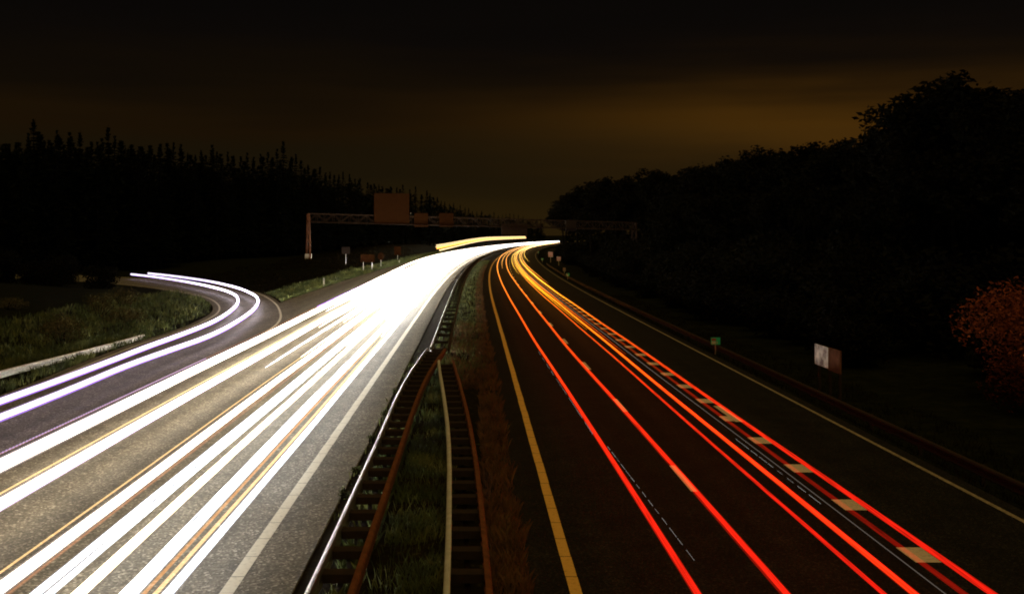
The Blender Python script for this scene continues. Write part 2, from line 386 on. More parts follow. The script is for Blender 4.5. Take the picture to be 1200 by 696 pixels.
blades('grass', [(12.6, 17, 18, 120, 18000, .08, .22, .012, None)], M['darkgrass'], 'dark grass along the right verge')

# ------------------------------------------------------------------ guard rails
WB = [(0, -.155), (.055, -.13), (.08, -.09), (.02, -.03), (.02, .03), (.10, .085), (.10, .125), (.07, .16), (0, .175)]
def wbeam(side):
    out = [(side * a, c) for a, c in WB] + [(side * (a - .012), c) for a, c in WB[::-1]]
    return out if side > 0 else out[::-1]
def rail_path(fu, y0, y1, z=.53):
    return [(fu(y) + cx(y), y, z) for y in zsteps(y0, y1)]
def interp(pts):
    xs = [p[0] for p in pts]; vs = [p[1] for p in pts]
    return lambda y: float(np.interp(y, xs, vs))
def smoothf(f, w=4): return lambda y: sum(f(y + k * w / 2) for k in (-2, -1, 0, 1, 2)) / 5
def barrier(label, fl, fr, y0, y1, ml, mr, step, name='guard_rail'):
    e = empty(name, ((fl(y0) + fr(y0)) / 2, y0, 0), label, 'guard rail')
    b = MB(); b.sweep(rail_path(fl, y0, y1), wbeam(-1)); b.build('rail', ml, e, smooth=True)
    b = MB(); b.sweep(rail_path(fr, y0, y1), wbeam(1)); b.build('rail', mr, e)
    y = y0 + .4; k = 0
    pb = ob = None
    while y < y1 - .2 and k < 98:
        x0, x1 = fl(y) + cx(y), fr(y) + cx(y); w = x1 - x0
        b = MB(); b.box((x0 + .012, y - .16, .44), (x1 - .012, y + .16, .59)); b.build('spacer', M['rust_d'], e)
        b = MB(); xm = (x0 + x1) / 2
        b.box((xm - .05, y - .03, -.3), (xm + .05, y - .022, .439)); b.box((xm - .05, y + .022, -.3), (xm + .05, y + .03, .439)); b.box((xm - .006, y - .022, -.3), (xm + .006, y + .022, .439))
        b.build('post', M['rust_d'], e)
        y += step if y < 70 else 4.0 if y < 250 else 8; k += 1
    return e
fl1 = smoothf(interp([(-30, -2.55), (30, -2.57), (40, -2.66), (50, -2.4), (57, -2.1), (70, -2.1)]))
fr1 = smoothf(interp([(-30, -1.93), (30, -1.97), (36, -2.0), (44, -1.9), (50, -1.62), (57, -1.25)]))
fl2 = smoothf(interp([(-30, -.32), (17, -.36), (22.4, -.46), (30, -.62), (36, -.91), (42, -1.2), (48, -1.55), (60, -1.75)]))
fr2 = smoothf(interp([(-30, .26), (17, .23), (21.7, .14), (30, -.05), (40, -.50), (48, -.95), (54, -1.25), (60, -1.3)]))
fl3 = interp([(54, -2.1), (900, -2.1)]); fr3 = interp([(54, -1.3), (900, -1.3)])
barrier('double guard rail with ladder-like spacers, bordering the bright left carriageway', fl1, fr1, 2, 53.4, M['galv'], M['rust'], 1.333)
barrier('double guard rail in the central reserve beside the right carriageway, pale left rail', fl2, fr2, 2, 48.5, M['pale'], M['rust'], 1.333)
barrier('single guard rail of the far central reserve, running on round the bend from the fork', fl3, fr3, 54, 560, M['galv'], M['rust_d'], 4)
# left verge rail
def single(label, pts, y0, y1, side, m, zf, step=2.0, zt=.60):
    f = smoothf(interp(pts)); e = empty('guard_rail', (f(y0), y0, 0), label, 'guard rail')
    b = MB(); b.sweep([(f(y) + cx(y), y, zf(y)) for y in zsteps(y0, y1)], wbeam(side)); b.build('rail', m, e)
    y = y0 + .5; k = 0
    while y < y1 and k < 98:
        x = f(y) + cx(y); zz = gz(x, y); b = MB()
        sd = -side
        b.box((x + sd * .02 if sd > 0 else x - .09, y - .04, zf(y) - .1), (x + .09 if sd > 0 else x - .02, y + .04, zf(y) + .08))
        b.box((x + .091 if sd > 0 else x - .20, y - .035, zz - .2), (x + .20 if sd > 0 else x - .091, y + .035, zf(y) + .12)); b.build('post', M['rust_d'], e); y += step; k += 1
single('pale guard rail on the left verge, ending low in the grass before the bend', [(-30, -20.8), (30, -20.6), (47, -20.5), (66, -20.1)], -10, 66, 1, M['white'], lambda y: .44 - .38 * sst(25, 68, y))
single('low brown guard rail behind the right shoulder line', [(-30, 13.25), (300, 13.25)], 0, 230, -1, M['rust_d'], lambda y: .14 if y > 0 else .14, 4)

# ------------------------------------------------------------------ gantry
GL = Vector((-30.5, 200, 0)); GR = Vector((33.5, 226, 0))
def gp(t): return GL.lerp(GR, t)
def gtop(t): return 10.15 - 1.35 * t
def g_t(px):      # fraction along the beam for a photo column
    # (x / y) = (px-555)/F
    r = (px - 555) / F; d = GR - GL
    return (r * GL.y - GL.x) / (d.x - r * d.y)
gd = (GR - GL).normalized(); gn = Vector((-gd.y, gd.x, 0))
e = empty('sign_gantry', GL + Vector((0, 0, 1.4)), 'brown steel lattice gantry spanning both carriageways before the bend', 'gantry')
b = MB(); H = 1.45
for s in (-.6, .6):
    for dz in (0, -H):
        b.bar(gp(0) + gn * s + Vector((0, 0, gtop(0) + dz)), gp(1) + gn * s + Vector((0, 0, gtop(1) + dz)), .2)
nb = 44
for i in range(nb):
    t0, t1 = i / nb, (i + 1) / nb
    for s in (-.6, .6):
        a = (0, -H) if i % 2 else (-H, 0)
        b.bar(gp(t0) + gn * s + Vector((0, 0, gtop(t0) + a[0])), gp(t1) + gn * s + Vector((0, 0, gtop(t1) + a[1])), .09)
        b.bar(gp(t0) + gn * s + Vector((0, 0, gtop(t0))), gp(t0) + gn * s + Vector((0, 0, gtop(t0) - H)), .08)
    b.bar(gp(t0) + gn * -.6 + Vector((0, 0, gtop(t0))), gp(t1) + gn * .6 + Vector((0, 0, gtop(t1))), .07)
b.build('truss_beam', M['gantry'], e)
# walkway along the bottom chord
b = MB()
b.bar(gp(0) - gn * 1.0 + Vector((0, 0, gtop(0) - H - .17)), gp(1) - gn * 1.0 + Vector((0, 0, gtop(1) - H - .17)), .7, .05)
b.build('walkway', M['gantry'], e)
for t in (0, 1):
    p = gp(t); zb = gz(p.x, p.y); b = MB()
    for s in (-1, 1):
        b.bar(p + gn * s * 1.5 + Vector((0, 0, zb - .3)), p + gn * s * .6 + Vector((0, 0, gtop(t))), .3)
    q = 6
    for i in range(q):
        f0, f1 = i / q, (i + 1) / q
        z0 = zb + (gtop(t) - zb) * f0; z1 = zb + (gtop(t) - zb) * f1
        w0 = 1.5 - .9 * f0; w1 = 1.5 - .9 * f1; s = 1 if i % 2 else -1
        b.bar(p + gn * s * w0 + Vector((0, 0, z0)), p - gn * s * w1 + Vector((0, 0, z1)), .12)
    b.build('leg', M['gantry'] if t else M['rust'], e)  # left leg in brighter steel: the light on it is in the colour
    b = MB(); b.bar(p + Vector((0, 0, zb - .6)), p + Vector((0, 0, zb + (1.1 if not t else .7))), 1.1, 1.1); bpy_o = b.build('leg_footing', M['white'], e)
def gpanel(x0, x1, y0, y1, name, m, d=.75, z=None):
    ta, tb = g_t(x0), g_t(x1); tm = (ta + tb) / 2; Y0 = gp(tm).y
    zt = EYE - (y0 - 275) * Y0 / F; zb = EYE - (y1 - 275) * Y0 / F
    a = gp(ta) - gn * d; c = gp(tb) - gn * d
    b = MB(); mid = (zt + zb) / 2
    b.bar(a + Vector((0, 0, mid)), c + Vector((0, 0, mid)), .14, zt - zb)
    o = b.build(name, m, e)
    f = MB(); w = (c - a).length; n = max(3, int(w / .8))
    for i in range(n + 1):
        p = a.lerp(c, i / n) - gn * .10; f.bar(p + Vector((0, 0, zb + .03)), p + Vector((0, 0, zt - .03)), .07)
    for k in (.03, .5, .97):
        zz = zb + (zt - zb) * k; f.bar(a - gn * .16 + Vector((0, 0, zz)), c - gn * .16 + Vector((0, 0, zz)), .07)
    q = f.build('stiffener', m); q.parent = o; q.matrix_parent_inverse = Matrix.Translation(-e.location)
    return o
gpanel(437, 478, 227, 262.5, 'sign_panel', M['panel'])['label'] = 'large tall brown sign back standing above the beam'
gpanel(484, 500, 250, 266, 'matrix_sign_box', M['panel'])
gpanel(513, 529.5, 250, 266, 'matrix_sign_box', M['panel'])
gpanel(586, 616, 262.5, 275.5, 'sign_panel', M['gantry'])['label'] = 'dim low sign panel hanging under the beam over the bright trails'
gpanel(661, 673, 258, 271, 'matrix_sign_box', M['rust_d'])
t = g_t(479.5); p = gp(t) - gn * .95
b = MB(); b.bar(p + Vector((0, 0, 10.25)), p + Vector((0, 0, 10.5)), .22, .22, 6); lm = b.build('lamp', M['galv'], e)
b = MB(); b.bar(p - gn * .16 + Vector((0, 0, 10.30)), p - gn * .16 + Vector((0, 0, 10.44)), .12, .12, 6); q = b.build('lamp_lens', emit('lamp_lens_glow', (1, .95, .85), 3)); q.parent = lm; q.matrix_parent_inverse = Matrix.Translation(-e.location)

# ------------------------------------------------------------------ small roadside things
def delineator(u, y, label, h=1.05):
    x = u + cx(y); z = gz(x, y); e = empty('marker_post', (x, y, z), label, 'marker post', 'white marker posts')
    b = MB(); b.sweep([(x, y - .055, z - .2), (x, y + .055, z - .2)], [(-.07, 0), (.07, 0), (.07, h + .12), (-.07, h + .2)]); b.build('post', M['white'], e)
    b = MB(); b.box((x - .045, y - .062, z + h * .72), (x + .045, y - .056, z + h * .9)); b.build('reflector', mat('reflector', (.7, .7, .72), .2, .4), e)
delineator(-18.55, 133, 'white marker post at the asphalt edge just past the slip-road fork')
delineator(-18.6, 236, 'short white marker post beside the round-topped sign far down the left verge', .8)
def board(u, y, w, h, zb, label, round_=False, posts=2, m=None, two=False):
    x = u + cx(y); z = gz(x, y); m = m or M['panel']
    e = empty('road_sign', (x, y, z), label, 'road sign')
    for k in range(posts):
        px = x + (0 if posts == 1 else (k - .5) * w * .62); b = MB(); b.bar((px, y + .04, z - .2), (px, y + .04, z + zb + h * .9), .07, .07, 8); b.build('post', M['galv'], e)
    b = MB()
    if round_:
        n = 20; vs = [(x + w / 2 * math.cos(6.283 * i / n), y + d, z + zb + h / 2 + h / 2 * math.sin(6.283 * i / n)) for d in (-.02, 0) for i in range(n)]
        b.add(vs, [tuple(range(n)), tuple(range(n, 2 * n))[::-1]] + [(i, (i + 1) % n, n + (i + 1) % n, n + i) for i in range(n)])
    else: b.box((x - w / 2, y - .03, z + zb), (x + w / 2, y, z + zb + h))
    o = b.build('sign_plate', m, e)
    b = MB(); b.box((x - w * .45, y - .07, z + zb + h * .28), (x + w * .45, y - .032, z + zb + h * .34)); b.box((x - w * .45, y - .07, z + zb + h * .68), (x + w * .45, y - .032, z + zb + h * .74)); b.build('bracket', m, e)
    return e
board(-19.2, 186, 2.4, 1.3, 1.6, 'wide brown sign back on two thin posts on the left verge under the gantry')
board(-19.8, 212, 1.3, 1.5, 1.3, 'round brown sign back on one post, right of the wide two-post sign', True, 1)
board(-21.0, 255, 1.6, 2.0, 1.2, 'tall brown sign back on one post, nearest the bright trails', False, 1)
board(-24.5, 197, 1.5, 1.3, 1.9, 'small dim brown sign back, leftmost on the grass by the gantry leg', False, 1, M['rust_d'])
# hectometre boards
green = noisy('sign_green', [(.3, (.04, .62, .36)), (.7, (.06, .78, .48))], 4, .4)
gE = green.node_tree.nodes['Principled BSDF']
def hecto(y, label, s=1):
    x = 12.95 + cx(y); z = gz(x, y); e = empty('distance_marker', (x, y, z), label, 'distance marker', 'green distance markers on the right verge')
    b = MB(); b.bar((x, y + .03, z - .2), (x, y + .03, .45), .06, .06, 8); b.build('post', M['galv'], e)
    b = MB(); b.box((x - .25, y - .02, .42), (x + .25, y, .80)); pl = b.build('sign_plate', green, e)
    b = MB(); b.box((x - .22, y - .026, .45), (x + .02, y - .022, .60)); b.box((x + .06, y - .026, .46), (x + .10, y - .022, .6))
    b.build('lettering_patch', M['white'], e)
    b = MB(); b.box((x - .22, y - .027, .63), (x + .02, y - .022, .76)); b.build('route_shield', mat('shield_red', (.5, .12, .08), .5), e)
hecto(58, 'nearest green distance marker, with a pale and red patch, right of the shoulder line')
hecto(154, 'second green distance marker, alone beyond the shoulder line before the bend')
hecto(252, 'third green distance marker, small, under the orange marker boards')
hecto(350, 'farthest green distance marker, tiny, at the inside of the bend')
def redboard(u, y, zb, w, h, label, m):
    x = u + cx(y); z = gz(x, y); e = empty('marker_board', (x, y, z), label, 'marker board', 'reflective marker boards at the bend')
    b = MB(); b.bar((x, y + .03, z - .2), (x, y + .03, zb + h * .8), .08, .08, 8); b.build('post', M['galv'], e)
    b = MB(); b.box((x - w / 2, y - .02, zb), (x + w / 2, y, zb + h)); b.build('sign_plate', M['white'], e)
    for k in range(3):
        b = MB(); q = zb + h * (.08 + .32 * k); b.add([(x - w / 2, y - .024, q), (x + w / 2, y - .024, q + h * .1), (x + w / 2, y - .024, q + h * .25), (x - w / 2, y - .024, q + h * .15)], [(0, 1, 2, 3)]); b.build('stripe', m, e)
red = mat('sign_red', (.55, .05, .03), .4)
redboard(15.2, 262, .9, 1.1, 1.2, 'larger red and white marker board, upper left of the pair at the bend', red)
redboard(16.2, 238, .55, .9, .9, 'smaller red and white marker board, lower right of the pair at the bend', red)
redboard(14.8, 190, -.1, .5, .6, 'low dim red marker board below the pair at the bend', mat('sign_red_dim', (.3, .02, .01), .6))
# weathered board by the right verge
x0 = 14.6; e = empty('roadside_board', (x0 + .1, 44.8, gz(x0, 44.8)), 'weathered white and brown board on posts facing the road on the right verge', 'roadside board')
b = MB(); b.box((x0, 44.65, .78), (x0 + .06, 46.4, 1.64)); o = b.build('board_panel', noisy('stained_white_board', [(.38, (.10, .05, .03)), (.46, (.3, .24, .18)), (.6, (.62, .54, .44))], 1.5, .5), e); o['label'] = 'stained white half of the board'
b = MB(); b.box((x0, 43.2, .74), (x0 + .06, 44.62, 1.66)); o = b.build('board_panel', noisy('brown_board', [(.3, (.10, .04, .018)), (.7, (.20, .09, .045))], 2, .9, spec=.05), e); o['label'] = 'brown half of the board'
for y in (43.5, 44.7, 46.1):
    b = MB(); b.box((x0 + .062, y - .05, gz(x0, y) - .2), (x0 + .16, y + .05, 1.6)); b.build('post', M['rust_d'], e)

# ------------------------------------------------------------------ light trails
GW = glow('headlight_white', (1.0, .86, .62), [(0, 6.0), (30, 10.5), (60, 19), (90, 24), (120, 17), (200, 9), (500, 5)], .08)
GC = glow('headlight_cool', (.86, .93, 1.0), [(0, 4), (30, 7), (60, 13), (90, 17), (120, 13), (200, 8), (500, 5)], .08)
GS = glow('headlight_slip_road', (.98, .90, 1.0), [(0, 1.0), (45, 1.4), (65, 3.0), (85, 7), (105, 6), (135, 1.6), (500, 1.2)], .7)
GP = glow('violet_fringe', (.42, .20, .95), [(0, .25), (35, .7), (70, 1.8), (500, 2.2)])  # colour fringing of the lens, built as thin glowing tubes
GO = glow('orange_marker', (.95, .34, .04), [(0, .42), (60, .7), (120, 1.6), (500, 4)])
GOf = glow('faint_orange', (.42, .16, .07), [(0, .35), (60, .6), (120, 1.6), (500, 2)])
GA = glow('amber_marker', (1, .62, .25), [(0, .8), (60, 1.2), (120, 2), (500, 4)])
def red_glow(name, k, g=1.0):
    m = glow(name, (1, 0, 0), [(0, k), (60, k), (140, k * 1.9), (500, k * 2.4)], .35, 60); t = m.node_tree; L = t.links
    e = [n for n in t.nodes if n.type == 'EMISSION'][0]; mr = [n for n in t.nodes if n.type == 'MAP_RANGE'][0]
    r = t.nodes.new('ShaderNodeValToRGB'); L.new(mr.outputs[0], r.inputs[0]); L.new(r.outputs[0], e.inputs[0])
    st = [(0, (.70, .008 * g, .004)), (.045, (.80, .012 * g, .004)), (.075, (.9, .028 * g, .004)), (.12, (.98, .10 * g, .006)), (.2, (1, min(.40, .22 * g), .012)), (.34, (1, min(.52, .36 * g), .04)), (.6, (1, min(.60, .50 * g), .12)), (1, (1, .6, .22))]  # overexposure of the far red streaks put into the emission colour
    r.color_ramp.elements[0].color = (*st[0][1], 1); r.color_ramp.elements[1].color = (*st[-1][1], 1)
    for p, c in st[1:-1]:
        q = r.color_ramp.elements.new(p); q.color = (*c, 1)
    return m
GR_ = red_glow('taillight_red', 1.15)
GR2 = red_glow('taillight_orange_red', 1.3, 2.6)
GRd = red_glow('taillight_dim_red', .26)
GWs = glow('edge_white', (1, .86, .95), [(0, .22), (60, .5), (120, .8), (500, 1)])  # weak emission for the shells that imitate lens bloom
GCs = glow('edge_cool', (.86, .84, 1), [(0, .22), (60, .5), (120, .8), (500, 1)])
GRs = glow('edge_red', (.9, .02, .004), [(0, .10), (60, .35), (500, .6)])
GT = glow('thin_pale', (.55, .45, .38), [(0, .12), (30, .22), (100, .9), (500, 1.2)])

def tube(path, rx, rz, n=8):
    b = MB(); b.sweep(path, [(rx * math.cos(6.2832 * i / n), rz * math.sin(6.2832 * i / n)) for i in range(n)][::-1])
    return b
def off_path(f, z, y0, y1, wob=.02, ph=0.):
    return [(f(y) + cx(y) + wob * math.sin(y / 17 + ph), y, z + .012 * math.sin(y / 5.3 + ph)) for y in zsteps(y0, y1)]
def const(u): return lambda y: u
def taper_tube(path, rx, rz, L, n=8):
    b = tube(path, rx, rz, n); y0 = path[0][1]
    for i, p in enumerate(path):
        k = min(1, .06 + (p[1] - y0) / L)
        for j in range(n):
            v = Vector(b.v[i * n + j]); c = Vector(p); b.v[i * n + j] = tuple(c + (v - c) * k)
    return b
def trail(name, label, f, z, y0, y1, rx, rz, m, cat='light trail', group=None, fringe=None, extra=(), taper=0):
    ph = random.random() * 6; P = off_path(f, z, y0, y1, ph=ph)
    if taper: return tag(taper_tube(P, rx, rz, taper).build(name, m, smooth=True), label, cat, group)
    if not fringe and not extra:
        o = tube(P, rx, rz).build(name, m, smooth=True); return tag(o, label, cat, group)
    e = empty(name, (P[0][0], P[0][1], 0), label, cat, group)
    (taper_tube(P, rx, rz, 60) if y0 > 50 else tube(P, rx, rz)).build('light_core', m, e, smooth=True)
    if y0 < 50:
        tube(P, rx * 1.3, rz * 1.3).build('soft_edge', {GW: GWs, GC: GCs}.get(m, GRs), e, smooth=True)  # added glowing shell around the core, imitates lens bloom
    if fringe:
        for sd in fringe:
            Q = [(p[0] + sd * (rx + .012), p[1], p[2] + .25 * rz - (.6 * rz if sd > 0 else 0)) for p in P]; tube(Q, .02, .04, 6).build('violet_fringe', GP, e, smooth=True)
    for (du, dz, r, mm, nm) in extra:
        Q = [(p[0] + du, p[1], p[2] + dz) for p in P]; tube(Q, r, r, 6).build(nm, mm, e, smooth=True)
    return e
HG = 'headlight trails on the left carriageway'
trail('headlight_trail', 'broad white headlight streak, upper of the leftmost motorway pair, orange line on top', const(-11.62), .66, -25, 880, .145, .155, GW, group=HG, fringe=(-1,), extra=((-.30, .14, .018, GOf, 'orange_line'),))
trail('headlight_trail', 'broad white headlight streak, lower of the leftmost motorway pair, amber edged', const(-9.95), .66, -25, 880, .115, .11, GW, group=HG, fringe=(1,), extra=((-.22, .10, .02, GA, 'amber_line'),))
trail('headlight_trail', 'white headlight streak with a thin gold line above it, middle of the carriageway', const(-7.62), .64, -25, 880, .085, .095, GW, group=HG, extra=((-.24, .08, .018, GA, 'gold_line'), (.30, .05, .016, GOf, 'faint_orange_line')))
trail('headlight_trail', 'bluish white double headlight streak beside the faint orange line', const(-6.90), .62, -25, 880, .06, .06, GC, group=HG, extra=((.17, -.04, .05, GC, 'second_streak'), (-.30, .1, .022, GOf, 'orange_line')))
trail('headlight_trail', 'plain white headlight streak between two bluish ones', const(-6.22), .64, -25, 880, .075, .09, GW, group=HG)
trail('headlight_trail', 'bluish white headlight streak with a vivid orange line along its right side', const(-5.44), .63, -25, 880, .075, .08, GC, group=HG, extra=((.24, .04, .030, GO, 'orange_line'), (-.15, .02, .02, GC, 'thin_streak')))
trail('headlight_trail', 'white headlight streak nearest the solid edge line, with a pale amber line on its left', const(-4.84), .62, -25, 880, .06, .07, GC, group=HG, extra=((-.15, .05, .035, GA, 'amber_line'),))
# flickering lamp: row of beads on top of the upper streak
e = empty('flicker_trail', (-11.9, 14, 0), 'comb-like dotted violet line on the top edge of the leftmost motorway streak', 'light trail')
b = MB(); P = []; y = 14.0
while y < 48: P.append((-11.83, y, .84)); y += .07
b.sweep(P, [(math.cos(a) , math.sin(a)) for a in (0, -1.57, -3.14, -4.71)])
for i, p in enumerate(P):
    k = .030 if i % 3 == 0 else .008
    for j in range(4): b.v[i * 4 + j] = tuple(Vector(p) + (Vector(b.v[i * 4 + j]) - Vector(p)) * k)
b.build('comb_streak', glow('comb_violet', (.55, .4, .8), [(0, .8), (500, .8)]), e)
# cars that were only caught further down the road
fo = [-5.1, -5.8, -6.5, -7.2, -7.95, -8.4, -8.85, -9.4, -10.4, -10.9, -4.7, -11.3]
for i, u in enumerate(fo):
    y0 = [60, 72, 55, 84, 50, 70, 46, 66, 92, 80, 84, 104][i]
    trail('headlight_trail', 'short white headlight streak melting into the glare before the bend', const(u), .66, y0, 760 + 14 * (i % 5), .13, .13, GW if i % 3 else GC, group='short headlight streaks lost in the glare', taper=70)
jn = smoothf(interp([(84, -11.9), (150, -12.3), (220, -14.2), (300, -15.2), (420, -15.0), (900, -13.5)]), 20)
trail('headlight_trail', 'outermost headlight streak along the left side of the far glare, violet edged', jn, .68, 84, 820, .18, .2, GW, group=HG, fringe=(-1,))
trail('headlight_trail', 'second outermost headlight streak of the far glare, changing lanes', lambda y: jn(y) + 1.5, .66, 175, 800, .16, .16, GW, group=HG)
trail('headlight_trail', 'last headlight streak of the far bend reaching furthest right', const(-8.6), .8, 520, 905, .2, .25, GC, group=HG, fringe=(-1, 1))
# lorry: amber marker lights, high above the road
GAb = glow('amber_bright', (1, .70, .34), [(0, 1.5), (500, 2.2)])
e = empty('lorry_light_trail', (-9.8, 232, 0), 'stack of amber lorry marker streaks floating above the far white glare', 'light trail')
zf = lambda y: 3.05 + 1.15 * sst(230, 480, y)
for (dz, du, r, m_, y0) in ((-.15, 0, .12, GAb, 236), (.35, -.2, .10, GO, 231), (.62, -.3, .09, GAb, 229), (.95, -.5, .09, GAb, 233), (.15, -.9, .08, GO, 240)):
    P = [(-9.8 + du + cx(y), y, zf(y) + dz) for y in zsteps(y0, 690)]; tube(P, r, r * 1.2, 6).build('light_streak', m_, e, smooth=True)
# slip-road pair
so = [(-14.6, -25, .65), (-14.6, 10, .65), (-14.7, 35.3, .65), (-15.0, 46.6, .65), (-14.9, 53.5, .65), (-14.8, 60.5, .65), (-15.3, 69, .65), (-16.6, 81.5, .65), (-18.5, 93, .65), (-21.0, 103, .65), (-25.8, 117, .65), (-32.6, 132.5, .65), (-41, 148, .65), (-47.6, 158.5, .65)]
si = [(-16.1, -25, .65), (-16.1, 10, .65), (-16.1, 36.8, .65), (-16.25, 46.9, .65), (-16.5, 54.8, .65), (-16.6, 62, .65), (-17.0, 71, .65), (-18.2, 81.5, .65), (-19.9, 91.5, .65), (-22.5, 102, .65), (-26.7, 113.5, .65), (-33.9, 129, .65), (-42, 144, .65), (-49.0, 155, .65)]
for P, lb in ((so, 'outer white headlight streak curving round the slip road, right of its twin'), (si, 'inner white headlight streak curving round the slip road, nearest the grass')):
    Q = [tuple(p) for p in catmull(P, 2)]; e = empty('headlight_trail', (P[0][0], P[0][1], 0), lb, 'light trail', 'pair of headlight trails on the slip road')
    tube(Q, .08, .10).build('light_core', GS, e, smooth=True); tube(Q, .115, .14).build('soft_edge', glow('edge_violet', (.62, .42, 1), [(0, .16), (60, .3), (500, .3)]), e, smooth=True)  # outer shell added as violet lens bloom
    qq = offset([Vector(p) for p in Q], .085)
    tube([(p.x, p.y, .56) for p in qq], .02, .045, 6).build('violet_fringe', GP, e, smooth=True)
# tail lights
TG = 'tail light trails on the right carriageway'
trail('taillight_trail', 'leftmost red tail light streak, crossing the dark lane beside the solid yellow line', smoothf(interp([(0, 3.42), (20, 3.42), (56, 3.17), (120, 3.1), (400, 3.0)])), .8, -25, 700, .044, .048, GR_, group=TG, extra=((-.085, .03, .012, GRd, 'faint_line'), (.075, -.04, .014, GRd, 'faint_line')))
trail('taillight_trail', 'red tail light streak running over the dashed lane line', smoothf(interp([(0, 4.82), (20, 4.8), (56, 4.6), (120, 4.75), (400, 4.6)])), .8, -25, 700, .044, .042, GR_, group=TG, extra=((-.085, .0, .014, GRd, 'faint_line'),))
trail('taillight_trail', 'narrow red-orange tail light streak, left edge of the right-hand bundle', const(6.28), .8, -25, 720, .030, .036, GR_, group=TG)
trail('taillight_trail', 'brightest orange tail light streak in the middle of the right-hand bundle', const(6.77), .8, -25, 740, .038, .042, GR2, group=TG, extra=((.085, -.03, .022, GR_, 'red_edge'),))
trail('taillight_trail', 'thin pale brown streak between the orange streak and the block markings', const(7.25), .8, -25, 300, .007, .007, GT, group=TG)
trail('taillight_trail', 'dim dark red tail light streak at the left tips of the block markings', const(7.52), .8, -25, 720, .04, .04, GRd, group=TG)
trail('taillight_trail', 'rightmost bold red tail light streak running over the block markings', const(7.96), .8, -25, 760, .044, .048, GR_, group=TG)
for i, (u, y0, z) in enumerate(((6.5, 62, .85), (7.05, 50, .8), (7.72, 66, .95), (8.25, 120, .9), (5.9, 150, .8), (3.9, 170, .85), (8.9, 200, 1.3))):
    trail('taillight_trail', 'short orange tail light streak caught only near the far bend', const(u), z, y0, 640 + 20 * i, .045, .055, GR_ if i % 2 else GR2, group='short tail light streaks at the bend', taper=60)
# broken number-plate glints
def dotted(label, a, c, n, z=.78):
    e = empty('glint_trail', (a[0], a[1], 0), label, 'light trail'); b = MB(); A_, C_ = Vector(a), Vector(c)
    for i in range(n):
        t = i / n; L = random.uniform(.55, 1.0) / n; p = A_.lerp(C_, t); q = A_.lerp(C_, t + L); r = random.uniform(.003, .007)
        b.bar(p, q, r, r, 6)
    b.build('light_dash_row', glow('glint_pale', (.8, .78, .72), [(0, .30), (60, .6), (500, .6)]), e)
def bpx(px, py, z):
    y = (EYE - z) * F / (py - 275); return ((px - 555) * y / F, y, z)
dotted('thin broken silver line just left of the leftmost red streak', bpx(631, 412, .8), bpx(697, 512, .8), 9)
dotted('thin broken silver line right of the leftmost red streak, ending on dark asphalt', bpx(712, 523, .8), bpx(815, 658, .8), 14)
dotted('thin broken silver line right of the brightest orange streak', bpx(862, 514, .8), bpx(962, 590, .8), 9)

# ------------------------------------------------------------------ trees
s_world[0] = False
def leafcloud(b, c, r, n, s, up=.3):
    for _ in range(n):
        d = Vector((random.gauss(0, 1), random.gauss(0, 1), random.gauss(0, 1))).normalized(); k = random.random() ** .45
        p = Vector(c) + Vector((d.x * r[0], d.y * r[1], d.z * r[2])) * k
        a = Vector((random.gauss(0, 1), random.gauss(0, 1), random.gauss(0, .6))).normalized(); q = a.cross(Vector((random.gauss(0, 1), random.gauss(0, 1), random.gauss(0, 1)))).normalized()
        w = s * random.uniform(.6, 1.3)
        b.add([p - a * w, p + q * w * .45, p + a * w, p - q * w * .45], [(0, 1, 2, 3)])
def limb(b, p, q, r0, r1): b.bar(p, q, r0 * 2, r0 * 2, 7, r1 / r0)
def conifer(seed):
    random.seed(seed); H = 20; tr = MB(); cr_ = MB()
    tr.bar((0, 0, -1), (0, 0, H * .97), .5, .5, 8, .08)
    z = 2.2; base = random.uniform(2.9, 3.9)
    while z < H:
        f = (z / H); R_ = base * (1 - f) ** .78 * random.uniform(.75, 1.12) * min(1, (1 - f) / .2) ** .5 + .05; k = int(6 + 6 * (1 - f))
        for i in range(k):
            a = random.random() * 6.283; L = R_ * random.uniform(.55, 1.15); dz = -L * random.uniform(.12, .45) + (.5 if f > .9 else 0)
            d = Vector((math.cos(a), math.sin(a), 0)); s = Vector((-d.y, d.x, 0)); p0 = Vector((0, 0, z)); p1 = p0 + d * L + Vector((0, 0, dz))
            m_ = max(3, int(L * 4.5))
            for j in range(m_):
                t = (j + .4) / m_; c = p0.lerp(p1, t); w = (.55 * (1.15 - t) * random.uniform(.6, 1.2) + .1) * min(1, .12 + R_ / 1.6)
                for sg in (-1, 1):
                    tip = c + s * sg * w + d * .25 * min(1, R_) + Vector((0, 0, random.uniform(-.35, .05)))
                    cr_.add([c - d * .1, tip, c + d * .22 + Vector((0, 0, -.06))], [(0, 1, 2)])
            cr_.add([p0 - s * .03, p0 + s * .03, p1 + d * .3], [(0, 1, 2)])
        z += random.uniform(.32, .55)
    cr_.add([(-.1, 0, H * .9), (.1, 0, H * .9), (0, 0, H + .5)], [(0, 1, 2)])
    return tr, cr_
